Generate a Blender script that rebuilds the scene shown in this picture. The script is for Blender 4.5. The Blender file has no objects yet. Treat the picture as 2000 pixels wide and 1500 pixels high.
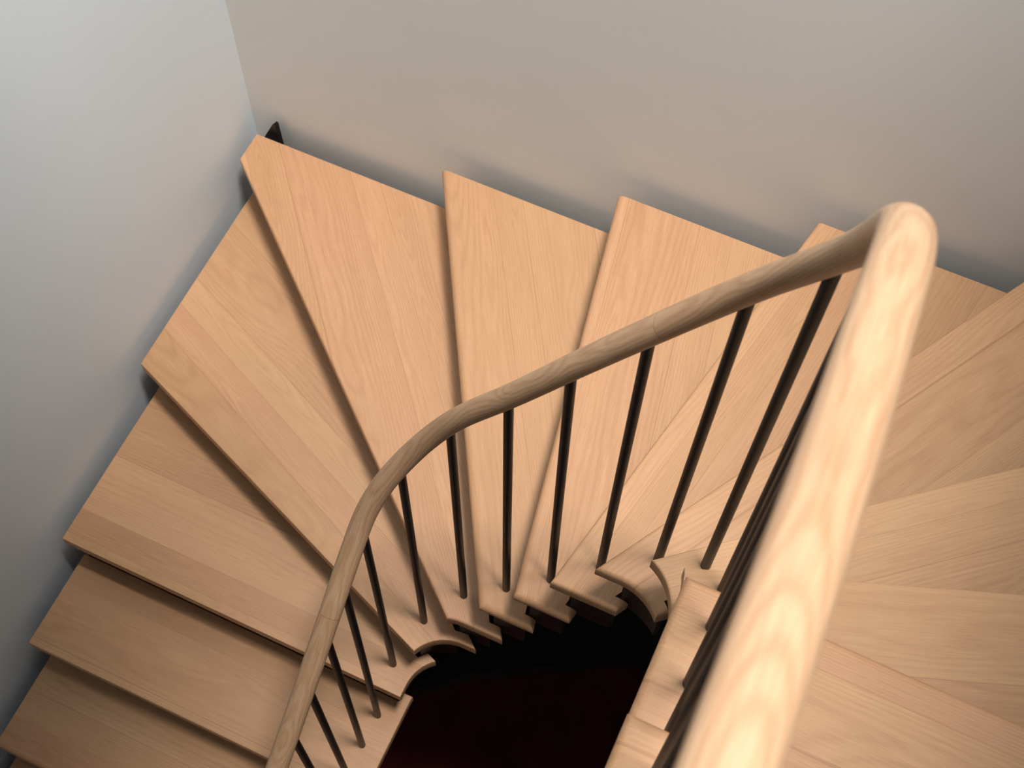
import bpy, bmesh, math, random
from mathutils import Vector, Matrix
random.seed(4)
sc = bpy.context.scene
COL = sc.collection
# ---------------------------------------------------------------- camera
cam = bpy.data.cameras.new('camera')
cam.sensor_width = 36.0
cam.lens = 2718.26 / 2000 * 36.0
cam.clip_start = 0.02
cam.clip_end = 60
cam.dof.use_dof = True
cam.dof.focus_distance = 2.55
cam.dof.aperture_fstop = 9.0
camo = bpy.data.objects.new('camera', cam)
COL.objects.link(camo)
R = ((0.90953052, -0.37765621, 0.17358), (0.41533116, 0.80978779, -0.41441979), (0.01594525, 0.44902063, 0.8933791))
CP = (1.56788, -1.85802, 3.13338)
camo.matrix_world = Matrix(((R[0][0], R[0][1], R[0][2], CP[0]), (R[1][0], R[1][1], R[1][2], CP[1]), (R[2][0], R[2][1], R[2][2], CP[2]), (0, 0, 0, 1)))
sc.camera = camo
# ---------------------------------------------------------------- exposure, world, daylight
sc.view_settings.view_transform = 'Standard'
sc.view_settings.look = 'None'
sc.view_settings.exposure = 0.33
sc.view_settings.gamma = 1.0
sc.view_settings.use_curve_mapping = False
w = bpy.data.worlds.new('world'); sc.world = w; w.use_nodes = True
bgn = w.node_tree.nodes['Background']
bgn.inputs['Color'].default_value = (0.66, 0.84, 1.0, 1)
bgn.inputs['Strength'].default_value = 1.8
def area(name, loc, target, sx, sy, power, color):
    l = bpy.data.lights.new(name, 'AREA'); l.shape = 'RECTANGLE'; l.size = sx; l.size_y = sy
    l.energy = power; l.color = color
    o = bpy.data.objects.new(name, l); COL.objects.link(o); o.location = loc
    o.rotation_euler = (Vector(target) - Vector(loc)).to_track_quat('-Z', 'Y').to_euler()
    return o
area('skylight', (2.1, -1.05, 6.8), (0.9, -0.60, 0), 0.9, 0.9, 300, (1.0, 0.975, 0.945))

# ---------------------------------------------------------------- helpers
H = 0.18; T = 0.040; GAP = 0.050; GX = 0.040
def Z(k): return (k - 4) * H
def link(name, bm, mat, parent=None, smooth=None):
    me = bpy.data.meshes.new(name); bm.to_mesh(me); bm.free()
    o = bpy.data.objects.new(name, me); COL.objects.link(o)
    if mat: me.materials.append(mat)
    if parent: o.parent = parent
    if smooth:
        for p in me.polygons: p.use_smooth = True
        if smooth < 3:
            try: me.set_sharp_from_angle(angle=smooth)
            except Exception: pass
    return o
def tag(o, label=None, cat=None, group=None, kind=None):
    if label: o['label'] = label
    if cat: o['category'] = cat
    if group: o['group'] = group
    if kind: o['kind'] = kind
    return o
def box(bm, x0, x1, y0, y1, z0, z1):
    r = bmesh.ops.create_cube(bm, size=1)
    for v in r['verts']:
        v.co = Vector(((x0 + x1) / 2 + v.co.x * (x1 - x0), (y0 + y1) / 2 + v.co.y * (y1 - y0), (z0 + z1) / 2 + v.co.z * (z1 - z0)))
def prism(bm, pts, z0, z1):
    a = [bm.verts.new((x, y, z0)) for x, y in pts]; b = [bm.verts.new((x, y, z1)) for x, y in pts]
    n = len(pts)
    bm.faces.new(b); bm.faces.new(a[::-1])
    for i in range(n):
        bm.faces.new((a[i], a[(i + 1) % n], b[(i + 1) % n], b[i]))
    bmesh.ops.recalc_face_normals(bm, faces=bm.faces)
    return a, b

# ---------------------------------------------------------------- materials
def newmat(name):
    m = bpy.data.materials.new(name); m.use_nodes = True
    nt = m.node_tree; b = nt.nodes['Principled BSDF']
    return m, nt, b
class NB:
    def __init__(s, nt): s.nt = nt
    def n(s, t, **k):
        x = s.nt.nodes.new(t)
        for a, v in k.items(): setattr(x, a, v)
        return x
    def l(s, a, b): s.nt.links.new(a, b)
    def math(s, op, a, b=None, c=None):
        x = s.n('ShaderNodeMath', operation=op)
        for i, v in enumerate((a, b, c)):
            if v is None: continue
            if isinstance(v, (int, float)): x.inputs[i].default_value = v
            else: s.l(v, x.inputs[i])
        return x.outputs[0]
    def comb(s, x, y, z):
        c = s.n('ShaderNodeCombineXYZ')
        for i, v in enumerate((x, y, z)):
            if isinstance(v, (int, float)): c.inputs[i].default_value = v
            else: s.l(v, c.inputs[i])
        return c.outputs[0]
    def noise(s, vec, scale=1.0, detail=2.0, rough=.5):
        x = s.n('ShaderNodeTexNoise'); s.l(vec, x.inputs['Vector'])
        x.inputs['Scale'].default_value = scale; x.inputs['Detail'].default_value = detail; x.inputs['Roughness'].default_value = rough
        return x.outputs['Fac']
    def ramp(s, fac, stops):
        x = s.n('ShaderNodeValToRGB'); s.l(fac, x.inputs[0])
        cr = x.color_ramp
        while len(cr.elements) < len(stops): cr.elements.new(0.5)
        for e, (p, c) in zip(cr.elements, stops):
            e.position = p; e.color = (*c, 1) if len(c) == 3 else c
        return x.outputs['Color']
    def mix(s, typ, fac, a, b):
        x = s.n('ShaderNodeMix', data_type='RGBA', blend_type=typ)
        if isinstance(fac, (int, float)): x.inputs[0].default_value = fac
        else: s.l(fac, x.inputs[0])
        for i, v in ((6, a), (7, b)):
            if isinstance(v, tuple): x.inputs[i].default_value = (*v, 1)
            else: s.l(v, x.inputs[i])
        return x.outputs[2]

def oak(name, light, dark, stave=0.115, ringfreq=125.0, rough=0.5, wav=0.20, contrast=.55, zoff=.022, sf=1.0, joints=()):
    """oiled oak: vector attribute 'wood' = metres along grain, across, depth; attribute 'seed' per tread"""
    m, nt, b = newmat(name); g = NB(nt)
    at = g.n('ShaderNodeAttribute', attribute_name='wood')
    sp = g.n('ShaderNodeSeparateXYZ'); g.l(at.outputs['Vector'], sp.inputs[0])
    x, y, z = sp.outputs
    sd = g.n('ShaderNodeAttribute', attribute_name='seed').outputs['Fac']
    if stave:
        q0 = g.math('DIVIDE', g.math('ADD', y, g.math('MULTIPLY', sd, 0.37)), stave)
        q = g.math('ADD', q0, g.math('MULTIPLY', g.math('SINE', g.math('ADD', g.math('MULTIPLY', q0, 2.3), g.math('MULTIPLY', sd, 9.0))), .3))
        idx = g.math('FLOOR', q); fr = g.math('FRACT', q)
        wn = g.n('ShaderNodeTexWhiteNoise', noise_dimensions='2D')
        g.l(g.comb(idx, sd, 0), wn.inputs['Vector'])
        rnd = wn.outputs['Value']
        wc = g.n('ShaderNodeSeparateColor'); g.l(wn.outputs['Color'], wc.inputs[0])
        r2 = wc.outputs[1]; r3 = wc.outputs[2]
    else:
        rnd = g.math('MULTIPLY', sd, 1.0)
        for j in joints: rnd = g.math('ADD', rnd, g.math('MULTIPLY', g.math('GREATER_THAN', x, j), .31))
        r2 = rnd; r3 = rnd
    off = g.math('ADD', g.math('MULTIPLY', rnd, 37.0), g.math('MULTIPLY', sd, 5.3))
    # long slow waver of the growth rings, so that each board shows straight grain or cathedrals
    xo = g.math('ADD', x, off)
    slow = g.noise(g.comb(g.math('MULTIPLY', xo, 1.1 * sf), g.math('MULTIPLY', y, 4.0), off), 1.0, 2.0)
    slow2 = g.noise(g.comb(g.math('MULTIPLY', xo, 6.0 * sf), g.math('MULTIPLY', y, 22.0), off), 1.0, 2.0)
    yy = g.math('ADD', y, g.math('MULTIPLY', g.math('SUBTRACT', r2, .5), .06))
    if stave: base = g.math('MULTIPLY', g.math('SUBTRACT', fr, g.math('ADD', .1, g.math('MULTIPLY', r3, .8))), stave)
    else: base = g.math('ADD', y, 0.0)
    dist = g.math('SQRT', g.math('ADD', g.math('POWER', g.math('ABSOLUTE', base), 2.0),
                                 g.math('POWER', g.math('ADD', g.math('ADD', z, zoff), g.math('MULTIPLY', g.math('SUBTRACT', slow, .5), wav)), 2.0)))
    ph = g.math('ADD', g.math('MULTIPLY', dist, ringfreq * 6.283), g.math('MULTIPLY', slow2, 4.0))
    ring = g.math('MULTIPLY', g.math('ADD', g.math('SINE', ph), 1.0), .5)
    ring = g.math('POWER', ring, 1.8)
    fine = g.noise(g.comb(g.math('MULTIPLY', xo, 16.0), g.math('MULTIPLY', y, 500.0), g.math('MULTIPLY', z, 500.0)), 1.0, 3.0, .6)
    pores = g.noise(g.comb(g.math('MULTIPLY', xo, 38.0), g.math('MULTIPLY', y, 1150.0), g.math('ADD', g.math('MULTIPLY', z, 1150.0), 7.0)), 1.0, 1.0)
    broad = g.noise(g.comb(g.math('MULTIPLY', xo, 2.2), g.math('MULTIPLY', y, 19.0), g.math('MULTIPLY', z, 19.0)), 1.0, 3.0)
    f = g.math('MULTIPLY', ring, (.24 if stave else .34) * contrast)
    f = g.math('ADD', f, g.math('MULTIPLY', g.math('SUBTRACT', fine, .5), 1.15 * contrast))
    f = g.math('ADD', f, g.math('MULTIPLY', g.math('SUBTRACT', broad, .5), .75 * contrast))
    f = g.math('ADD', f, g.math('MULTIPLY', g.math('SUBTRACT', rnd, .5), .32 if stave else 0.0))
    f = g.math('ADD', f, .34)
    col = g.ramp(f, [(0.0, light), (1.0, dark)])
    pm = g.ramp(pores, [(.60, (1, 1, 1)), (.74, (.80, .74, .68))])
    col = g.mix('MULTIPLY', .8 * contrast, col, pm)
    # pale flecks and the odd reddish streak
    fl = g.noise(g.comb(g.math('MULTIPLY', xo, 6.0), g.math('MULTIPLY', y, 75.0), 3.0), 1.0, 2.0)
    col = g.mix('MIX', g.math('MULTIPLY', g.ramp(fl, [(.62, (0, 0, 0)), (.8, (1, 1, 1))]), .30), col, tuple(min(1, c * 1.12) for c in light))
    if stave:
        hs = g.n('ShaderNodeHueSaturation'); g.l(col, hs.inputs['Color'])
        g.l(g.math('ADD', .4945, g.math('MULTIPLY', r3, .007)), hs.inputs['Hue'])
        col = hs.outputs[0]
        # glue line
        e = g.math('MINIMUM', fr, g.math('SUBTRACT', 1.0, fr))
        gl = g.math('LESS_THAN', e, .0009 / stave)
        col = g.mix('MULTIPLY', g.math('MULTIPLY', gl, .30), col, (.45, .30, .2))
    for j in joints:
        col = g.mix('MULTIPLY', g.math('MULTIPLY', g.math('LESS_THAN', g.math('ABSOLUTE', g.math('SUBTRACT', x, j)), .0006), .6), col, (.35, .22, .14))
    g.l(col, b.inputs['Base Color'])
    b.inputs['Roughness'].default_value = rough
    b.inputs['Specular IOR Level'].default_value = .35
    bp = g.n('ShaderNodeBump'); bp.inputs['Strength'].default_value = .12; bp.inputs['Distance'].default_value = .0006
    g.l(g.math('SUBTRACT', fine, g.math('MULTIPLY', ring, .4)), bp.inputs['Height']); g.l(bp.outputs[0], b.inputs['Normal'])
    return m
M_TREAD = oak('oak_tread', (.78, .450, .236), (.43, .200, .084))

def plain(name, c, rough=.5, metal=0.0, noise=0.0, nscale=30):
    m, nt, b = newmat(name); g = NB(nt)
    b.inputs['Roughness'].default_value = rough; b.inputs['Metallic'].default_value = metal
    tc = g.n('ShaderNodeTexCoord')
    nz = g.noise(tc.outputs['Object'], nscale, 4.0)
    col = g.ramp(nz, [(.3, tuple(v * (1 - noise) for v in c)), (.7, tuple(min(1, v * (1 + noise)) for v in c))])
    g.l(col, b.inputs['Base Color'])
    bp = g.n('ShaderNodeBump'); bp.inputs['Strength'].default_value = .05; bp.inputs['Distance'].default_value = .001
    g.l(g.noise(tc.outputs['Object'], nscale * 12, 2.0), bp.inputs['Height']); g.l(bp.outputs[0], b.inputs['Normal'])
    return m
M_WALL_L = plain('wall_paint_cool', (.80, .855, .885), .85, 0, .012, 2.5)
M_WALL_B = plain('wall_paint_warm', (.875, .86, .805), .85, 0, .012, 2.5)
M_STEEL = plain('black_powder_coat', (.006, .005, .005), .45, .0, .1, 40)
M_FLOOR = plain('black_floor', (.006, .005, .004), .7, 0, .1, 6)
M_CARPET = plain('dark_red_carpet', (.12, .008, .012), .95, 0, .25, 4)
M_SHADE = plain('shade_slab_paint', (.6, .58, .55), .9, 0, .02, 3)  # only for the unseen overhead slab that blocks light

def wood_attr(o, fn, seed):
    me = o.data
    a = me.attributes.new('wood', 'FLOAT_VECTOR', 'POINT')
    for i, v in enumerate(me.vertices): a.data[i].vector = fn(i, v.co)
    s = me.attributes.new('seed', 'FLOAT', 'POINT')
    for i in range(len(me.vertices)): s.data[i].value = seed

# ---------------------------------------------------------------- the setting
WX, WY = 2.553, 0.0                       # wall ends of the treads
ZB, ZT = -3.05, 3.72
def slab(name, x0, x1, y0, y1, z0, z1, mat):
    bm = bmesh.new(); box(bm, x0, x1, y0, y1, z0, z1)
    return tag(link(name, bm, mat), kind='structure')
YS = -4.2
slab('wall_left', -GX - .2, -GX, YS, GAP, ZB, ZT, M_WALL_L)
slab('wall_back', -GX - .2, WX + GAP + .2, GAP, GAP + .2, ZB, ZT, M_WALL_B)
slab('wall_right', WX + GAP, WX + GAP + .2, YS, GAP, ZB, ZT, M_WALL_B)
slab('wall_front', -GX - .2, WX + GAP + .2, YS - .2, YS, ZB, ZT, M_WALL_B)
slab('floor', -GX - .2, WX + GAP + .2, YS - .2, GAP + .2, ZB - .1, ZB, M_FLOOR)
bm = bmesh.new()      # unseen slab added overhead, its opening shaped to shade lower left and right
box(bm, -GX + .001, 1.45, YS + .001, -1.0, 3.45, 3.70)
box(bm, 1.45, WX + GAP - .001, YS + .001, -2.1, 3.45, 3.70)
box(bm, 1.94, WX + GAP - .001, -2.1, GAP - .001, 3.45, 3.70)
tag(link('upper_shade_slab', bm, M_SHADE), kind='structure')

bm = bmesh.new()
prism(bm, [(.30, -1.20), (.62, -1.05), (.816, -.914), (1.0, -.755), (1.39, -.53), (1.62, -.42), (WX, -.05), (WX, GAP - .002), (-GX + .002, GAP - .002), (-GX + .002, -1.20)], -1.60, -1.50)
tag(link('floor_lower', bm, M_FLOOR), kind='structure')

# ---------------------------------------------------------------- stair plan
R0 = 0.11; CX1, CX2, CY = 1.11, 1.443, -1.126
def well(i):
    r = R0 + i; p = [(CX1 - r, -3.6)]
    for n in range(17):
        a = math.pi - n / 16 * math.pi / 2; p.append((CX1 + r * math.cos(a), CY + r * math.sin(a)))
    for n in range(17):
        a = math.pi / 2 - n / 16 * math.pi / 2; p.append((CX2 + r * math.cos(a), CY + r * math.sin(a)))
    p.append((CX2 + r, -3.6)); return [Vector(q) for q in p]
def outer(i):
    return [Vector(q) for q in ((i, -3.6), (i, -i), (WX - i, -i), (WX - i, -3.6))]
def crossing(path, P, D, near):
    """param (seg + t) and point where the line P + s D meets the path, the one nearest to near"""
    N = Vector((-D.y, D.x)); best = None
    for i in range(len(path) - 1):
        a, b = path[i], path[i + 1]; da, db = (a - P).dot(N), (b - P).dot(N)
        if (da <= 0 <= db or db <= 0 <= da) and abs(da - db) > 1e-12:
            t = da / (da - db); q = a.lerp(b, t); d = (q - near).length
            if best is None or d < best[0]: best = (d, i + t, q)
    return best[1], best[2]
def run(path, s0, p0, s1, p1):
    """points along path from s0 to s1"""
    pts = [p0]
    if s1 > s0: ids = [i for i in range(len(path)) if s0 + 1e-4 < i < s1 - 1e-4]
    else: ids = [i for i in range(len(path) - 1, -1, -1) if s1 + 1e-4 < i < s0 - 1e-4]
    for i in ids:
        if (path[i] - pts[-1]).length > 1e-4: pts.append(path[i])
    if (p1 - pts[-1]).length > 1e-4: pts.append(p1)
    return pts
NOSE = {-2: ((0, -2.18), (1.0, -2.18)), -1: ((0, -1.925), (1.0, -1.925)), 0: ((0, -1.668), (1.0, -1.668)), 1: ((0, -1.411), (1.0, -1.411)), 2: ((0, -1.157), (1.0, -1.160)),
        3: ((0, -.685), (1.010, -1.082)), 4: ((0, -.094), (1.069, -1.017)), 5: ((.573, 0), (1.156, -1.016)), 6: ((1.049, 0), (1.235, -1.016)),
        7: ((1.515, 0), (1.311, -1.016)), 8: ((1.994, 0), (1.393, -1.016)), 9: ((2.553, -.145), (1.485, -1.026)), 10: ((2.553, -.715), (1.543, -1.083)),
        11: ((2.553, -1.170), (1.553, -1.157)), 12: ((2.553, -1.420), (1.553, -1.418)), 13: ((2.553, -1.675), (1.553, -1.675)), 14: ((2.553, -1.93), (1.553, -1.93))}
def frame(k):
    a, b = Vector(NOSE[k][0]), Vector(NOSE[k][1]); D = (b - a).normalized(); N = Vector((-D.y, D.x))
    return a, b, D, N            # N points up the stair (behind the nosing)
W0, WS, OU = well(0.0), well(0.026), outer(0.0)
def line_at(k, d, path, near):
    a, b, D, N = frame(k); return crossing(path, a + N * d, D, near)
def tread_outline(k):
    a, b, D, N = frame(k); a2, b2, D2, N2 = frame(k + 1)
    so, po = line_at(k, 0, OU, a); sw, pw = line_at(k, 0, W0, b)
    so2, po2 = line_at(k + 1, .024, OU, a2)
    si2, pi2 = line_at(k + 1, .024, WS, b2)
    si3, pi3 = line_at(k + 1, .050, WS, b2)
    sw3, pw3 = line_at(k + 1, .050, W0, b2)
    out = run(OU, so, po, so2, po2)
    inset = run(WS, si2, pi2, si3, pi3)
    wl = run(W0, sw3, pw3, sw, pw)
    return out + inset + wl, len(out) + len(inset), len(wl)
LABELS = {
 -1: 'dark sliver of oak tread at the bottom left corner, lowest one in view',
 0: 'shadowed oak tread filling the bottom left corner, its left end cut by the picture edge',
 1: 'dim straight oak tread on the left flight with two baluster feet showing on it',
 2: 'oak tread against the left wall, last straight nosing before the winders fan out',
 3: 'wedge shaped oak winder whose wide end lies wholly against the left wall',
 4: 'large kite shaped oak winder filling the corner of the two walls, black spike behind it',
 5: 'oak winder along the back wall, next one up from the kite shaped corner tread',
 6: 'oak winder along the back wall left of the far handrail, nosing leaning to the right',
 7: 'oak winder whose wall end shows on both sides of the handrail bend',
 8: 'oak winder running from the void to where the back wall meets the right edge',
 9: 'broad oak winder at the right edge, just below the one touching the back wall',
 10: 'narrow oak wedge at the right edge whose inner tip pokes out above the black void',
 11: 'straight oak tread right of the near handrail with a long inner edge along the void',
 12: 'straight oak tread at the bottom right corner, nearest to the camera'}
def a2_(k): return Vector(NOSE[k + 1][0])
def b2_(k): return Vector(NOSE[k + 1][1])
for k in range(-1, 13):
    pts, n1, nw = tread_outline(k)
    a, b, D, N = frame(k)
    org = Vector((a.x, a.y, Z(k) - T))
    ang = math.atan2(D.y, D.x)
    rot = Matrix.Rotation(-ang, 2)
    loc = [rot @ (p - a) for p in pts]
    bm = bmesh.new()
    lo, hi = prism(bm, [(p.x, p.y) for p in loc], 0, T)
    n = len(pts)
    big = []; ids = set(range(n1, n))
    for i in range(n):
        j = (i + 1) % n
        if (i in ids and j in ids) or (i == n - 1 and j == 0) or j == n1:
            for ring_ in (lo, hi):
                e = bm.edges.get((ring_[i], ring_[j]))
                if e: big.append(e)
    bmesh.ops.bevel(bm, geom=big, offset=.0165, segments=4, profile=.5, affect='EDGES', clamp_overlap=True)
    t = link('stair_tread', bm, M_TREAD, smooth=.6)
    t.location = org; t.rotation_euler = (0, 0, ang)
    sk = (k + 3) * 1.37 % 5
    tilt = {4: .16, 3: .05, 5: -.02}.get(k, 0.0)
    ct, st = math.cos(tilt), math.sin(tilt)
    wood_attr(t, lambda i, c: (c.x * ct - c.y * st, c.x * st + c.y * ct, c.z - T), sk)
    tag(t, LABELS[k], 'stair tread', 'oak treads of the winding staircase')
    # black riser plate below the tread, standing behind the tread underneath
    so, po = line_at(k, .0255, outer(.012), a); sw, pw = line_at(k, .0255, well(.038), b)
    q0, q1 = po, pw
    bm = bmesh.new()
    prism(bm, [tuple(rot @ (q - a)) for q in (q0, q1, q1 + N * .008, q0 + N * .008)], -(H - T) - T + .004, -.0005)
    r = link('riser', bm, M_STEEL, t); r['label'] = 'black steel riser plate'
    # stepped steel string under the tread: one plate along the well edge, one along the wall end
    for pa, pb, n1_, n2_ in ((well(.027), well(.037), b, b2_(k)), (outer(.030), outer(.040), a, a2_(k))):
        s0, p0 = line_at(k, .034, pa, n1_); s1, p1 = line_at(k + 1, .0255, pa, n2_)
        A = run(pa, s0, p0, s1, p1)
        s0, p0 = line_at(k, .034, pb, n1_); s1, p1 = line_at(k + 1, .0255, pb, n2_)
        B = run(pb, s0, p0, s1, p1)
        bm = bmesh.new()
        prism(bm, [tuple(rot @ (q - a)) for q in A + B[::-1]], -.17, -.0005)
        r = link('string_plate', bm, M_STEEL, t); r['label'] = 'black steel string plate'

# pointed bracket in the wall gap behind the corner tread
bm = bmesh.new()
prof = [(-.030, -.11), (.060, -.11), (.0545, .048), (.0525, .0515), (.0490, .0515), (.0465, .048)]
fa, fb = [bm.verts.new((x, .018, z)) for x, z in prof], [bm.verts.new((x + .004, .030, z)) for x, z in prof]
bm.faces.new(fa); bm.faces.new(fb[::-1])
for i in range(len(prof)):
    q = (i + 1) % len(prof); bm.faces.new((fa[i], fa[q], fb[q], fb[i]))
bmesh.ops.recalc_face_normals(bm, faces=bm.faces)
tag(link('wall_bracket', bm, M_STEEL), 'small black pointed steel bracket poking up behind the corner tread', 'bracket')

# ---------------------------------------------------------------- railing
RAILPTS = [(.94, -2.9, -.72), (.94, -2.2, -.23), (.94, -1.80, .055), (.94, -1.518, .263), (.94, -1.363, .385), (.94, -1.242, .487), (.941, -1.124, .590), (.947, -1.074, .650), (.968, -1.029, .720),
 (1.006, -.988, .803), (1.049, -.964, .890), (1.096, -.954, .981), (1.190, -.953, 1.143), (1.293, -.953, 1.335), (1.381, -.953, 1.495), (1.498, -.962, 1.715),
 (1.569, -1.009, 1.895), (1.597, -1.052, 2.005), (1.610, -1.12, 2.134), (1.6125, -1.20, 2.247), (1.6125, -1.29, 2.333), (1.612, -1.38, 2.384), (1.613, -1.48, 2.430),
 (1.613, -1.60, 2.475), (1.613, -1.70, 2.500), (1.613, -1.90, 2.57), (1.613, -2.3, 2.80), (1.613, -2.9, 3.1)]
def catmull(P, m=10):
    P = [Vector(p) for p in P]; out = []
    for i in range(len(P) - 1):
        p0 = P[i - 1] if i else P[0] * 2 - P[1]; p1, p2 = P[i], P[i + 1]; p3 = P[i + 2] if i + 2 < len(P) else p2 * 2 - p1
        L = [max((q - p).length, 1e-4) ** .5 for p, q in ((p0, p1), (p1, p2), (p2, p3))]
        t0 = 0; t1 = L[0]; t2 = t1 + L[1]; t3 = t2 + L[2]
        for j in range(m):
            t = t1 + (t2 - t1) * j / m
            A1 = p0 * ((t1 - t) / (t1 - t0)) + p1 * ((t - t0) / (t1 - t0)); A2 = p1 * ((t2 - t) / (t2 - t1)) + p2 * ((t - t1) / (t2 - t1)); A3 = p2 * ((t3 - t) / (t3 - t2)) + p3 * ((t - t2) / (t3 - t2))
            B1 = A1 * ((t2 - t) / (t2 - t0)) + A2 * ((t - t0) / (t2 - t0)); B2 = A2 * ((t3 - t) / (t3 - t1)) + A3 * ((t - t1) / (t3 - t1))
            out.append(B1 * ((t2 - t) / (t2 - t1)) + B2 * ((t - t1) / (t2 - t1)))
    out.append(P[-1]); return out
cl = catmull(RAILPTS)
for _ in range(12):
    cl = [cl[0]] + [(cl[i - 1] + cl[i] * 2 + cl[i + 1]) / 4 for i in range(1, len(cl) - 1)] + [cl[-1]]
RR = .0225; RV = .0190      # the handrail is a little wider than it is high
rail = bpy.data.objects.new('stair_railing', None); COL.objects.link(rail); rail.location = (.94, -1.8, Z(-1))
tag(rail, 'winding stair railing with a round oak handrail on thin black balusters', 'railing')
INV = Matrix.Translation(-Vector(rail.location))
bm = bmesh.new(); NS = 32; rings = []; coords = []
s = 0; prev = None
for i, p in enumerate(cl):
    if i: s += (p - cl[i - 1]).length
    d = (cl[min(i + 1, len(cl) - 1)] - cl[max(i - 1, 0)]).normalized()
    side = Vector((d.y, -d.x, 0)).normalized(); up = side.cross(d).normalized()
    if up.z < 0: up = -up
    ring = []
    for n in range(NS):
        a = 2 * math.pi * n / NS
        ring.append(bm.verts.new(INV @ (p + side * math.cos(a) * RR + up * math.sin(a) * RV)))
        coords.append((s, math.cos(a) * RR, math.sin(a) * RR))
    rings.append(ring)
for i in range(len(rings) - 1):
    for n in range(NS):
        bm.faces.new((rings[i][n], rings[i][(n + 1) % NS], rings[i + 1][(n + 1) % NS], rings[i + 1][n]))
bm.faces.new(rings[0][::-1]); bm.faces.new(rings[-1])
bmesh.ops.recalc_face_normals(bm, faces=bm.faces)
def s_at(x, y):
    best = min(range(len(cl)), key=lambda i: (cl[i].x - x) ** 2 + (cl[i].y - y) ** 2)
    return coords[best * NS][0]
M_RAIL = oak('oak_rail', (.63, .405, .242), (.38, .180, .080), stave=0, ringfreq=210.0, rough=.5, wav=.060, contrast=.80, zoff=.045, sf=3.0, joints=(s_at(.94, -1.238), s_at(1.40, -.953)))
hr = link('handrail', bm, M_RAIL, rail, smooth=4)
hr['label'] = 'round pale oak handrail'
wood_attr(hr, lambda i, c: coords[i], .37)
# thin glue joint around the handrail on the left flight
def near_rail(x, y):
    return min(cl, key=lambda q: (q.x - x) ** 2 + (q.y - y) ** 2)
BAL = [(0, .94, -1.535, .94, -1.535), (0, .94, -1.45, .94, -1.45), (1, .94, -1.364, .94, -1.364), (1, .938, -1.278, .94, -1.27), (1, .940, -1.192, .94, -1.182),
 (2, .947, -1.092, .942, -1.088), (3, .999, -1.004, .990, -1.000), (4, 1.087, -.956, 1.076, -.957), (5, 1.193, -.954, 1.184, -.953), (6, 1.292, -.953, 1.284, -.953),
 (7, 1.388, -.948, 1.388, -.951), (8, 1.490, -.953, 1.498, -.958), (9, 1.573, -.996, 1.578, -1.002), (10, 1.611, -1.091, 1.611, -1.091),
 (11, 1.612, -1.216, 1.612, -1.216), (11, 1.612, -1.303, 1.612, -1.303), (11, 1.612, -1.390, 1.612, -1.390), (12, 1.612, -1.477, 1.612, -1.477), (12, 1.612, -1.563, 1.612, -1.563), (12, 1.612, -1.65, 1.612, -1.65)]
for k, x, y, x2, y2 in BAL:
    p = near_rail(x2, y2)
    A = INV @ Vector((x, y, Z(k) + .0005)); B = INV @ Vector((x2, y2, p.z))
    bm = bmesh.new(); d = (B - A).normalized(); s1 = d.cross(Vector((0, 1, 0))).normalized(); s2 = d.cross(s1)
    r1, r2 = [], []
    for n in range(20):
        a = 2 * math.pi * n / 20; v = (s1 * math.cos(a) + s2 * math.sin(a)) * .0088
        v0 = A + v; v0.z = A.z
        r1.append(bm.verts.new(v0)); r2.append(bm.verts.new(B + v))
    for n in range(20): bm.faces.new((r1[n], r1[(n + 1) % 20], r2[(n + 1) % 20], r2[n]))
    bm.faces.new(r1[::-1]); bm.faces.new(r2); bmesh.ops.recalc_face_normals(bm, faces=bm.faces)
    link('baluster', bm, M_STEEL, rail, smooth=.8)

# ---------------------------------------------------------------- dark carpet far down the well
bm = bmesh.new()
prism(bm, [(.3, -3.6), (2.4, -3.6), (2.4, -.06), (.3, -.06)], 0, .012)
c = link('carpet', bm, M_CARPET); c.location = (0, 0, ZB)
tag(c, 'dark red carpet at the bottom of the stairwell, seen down the black void', 'carpet')
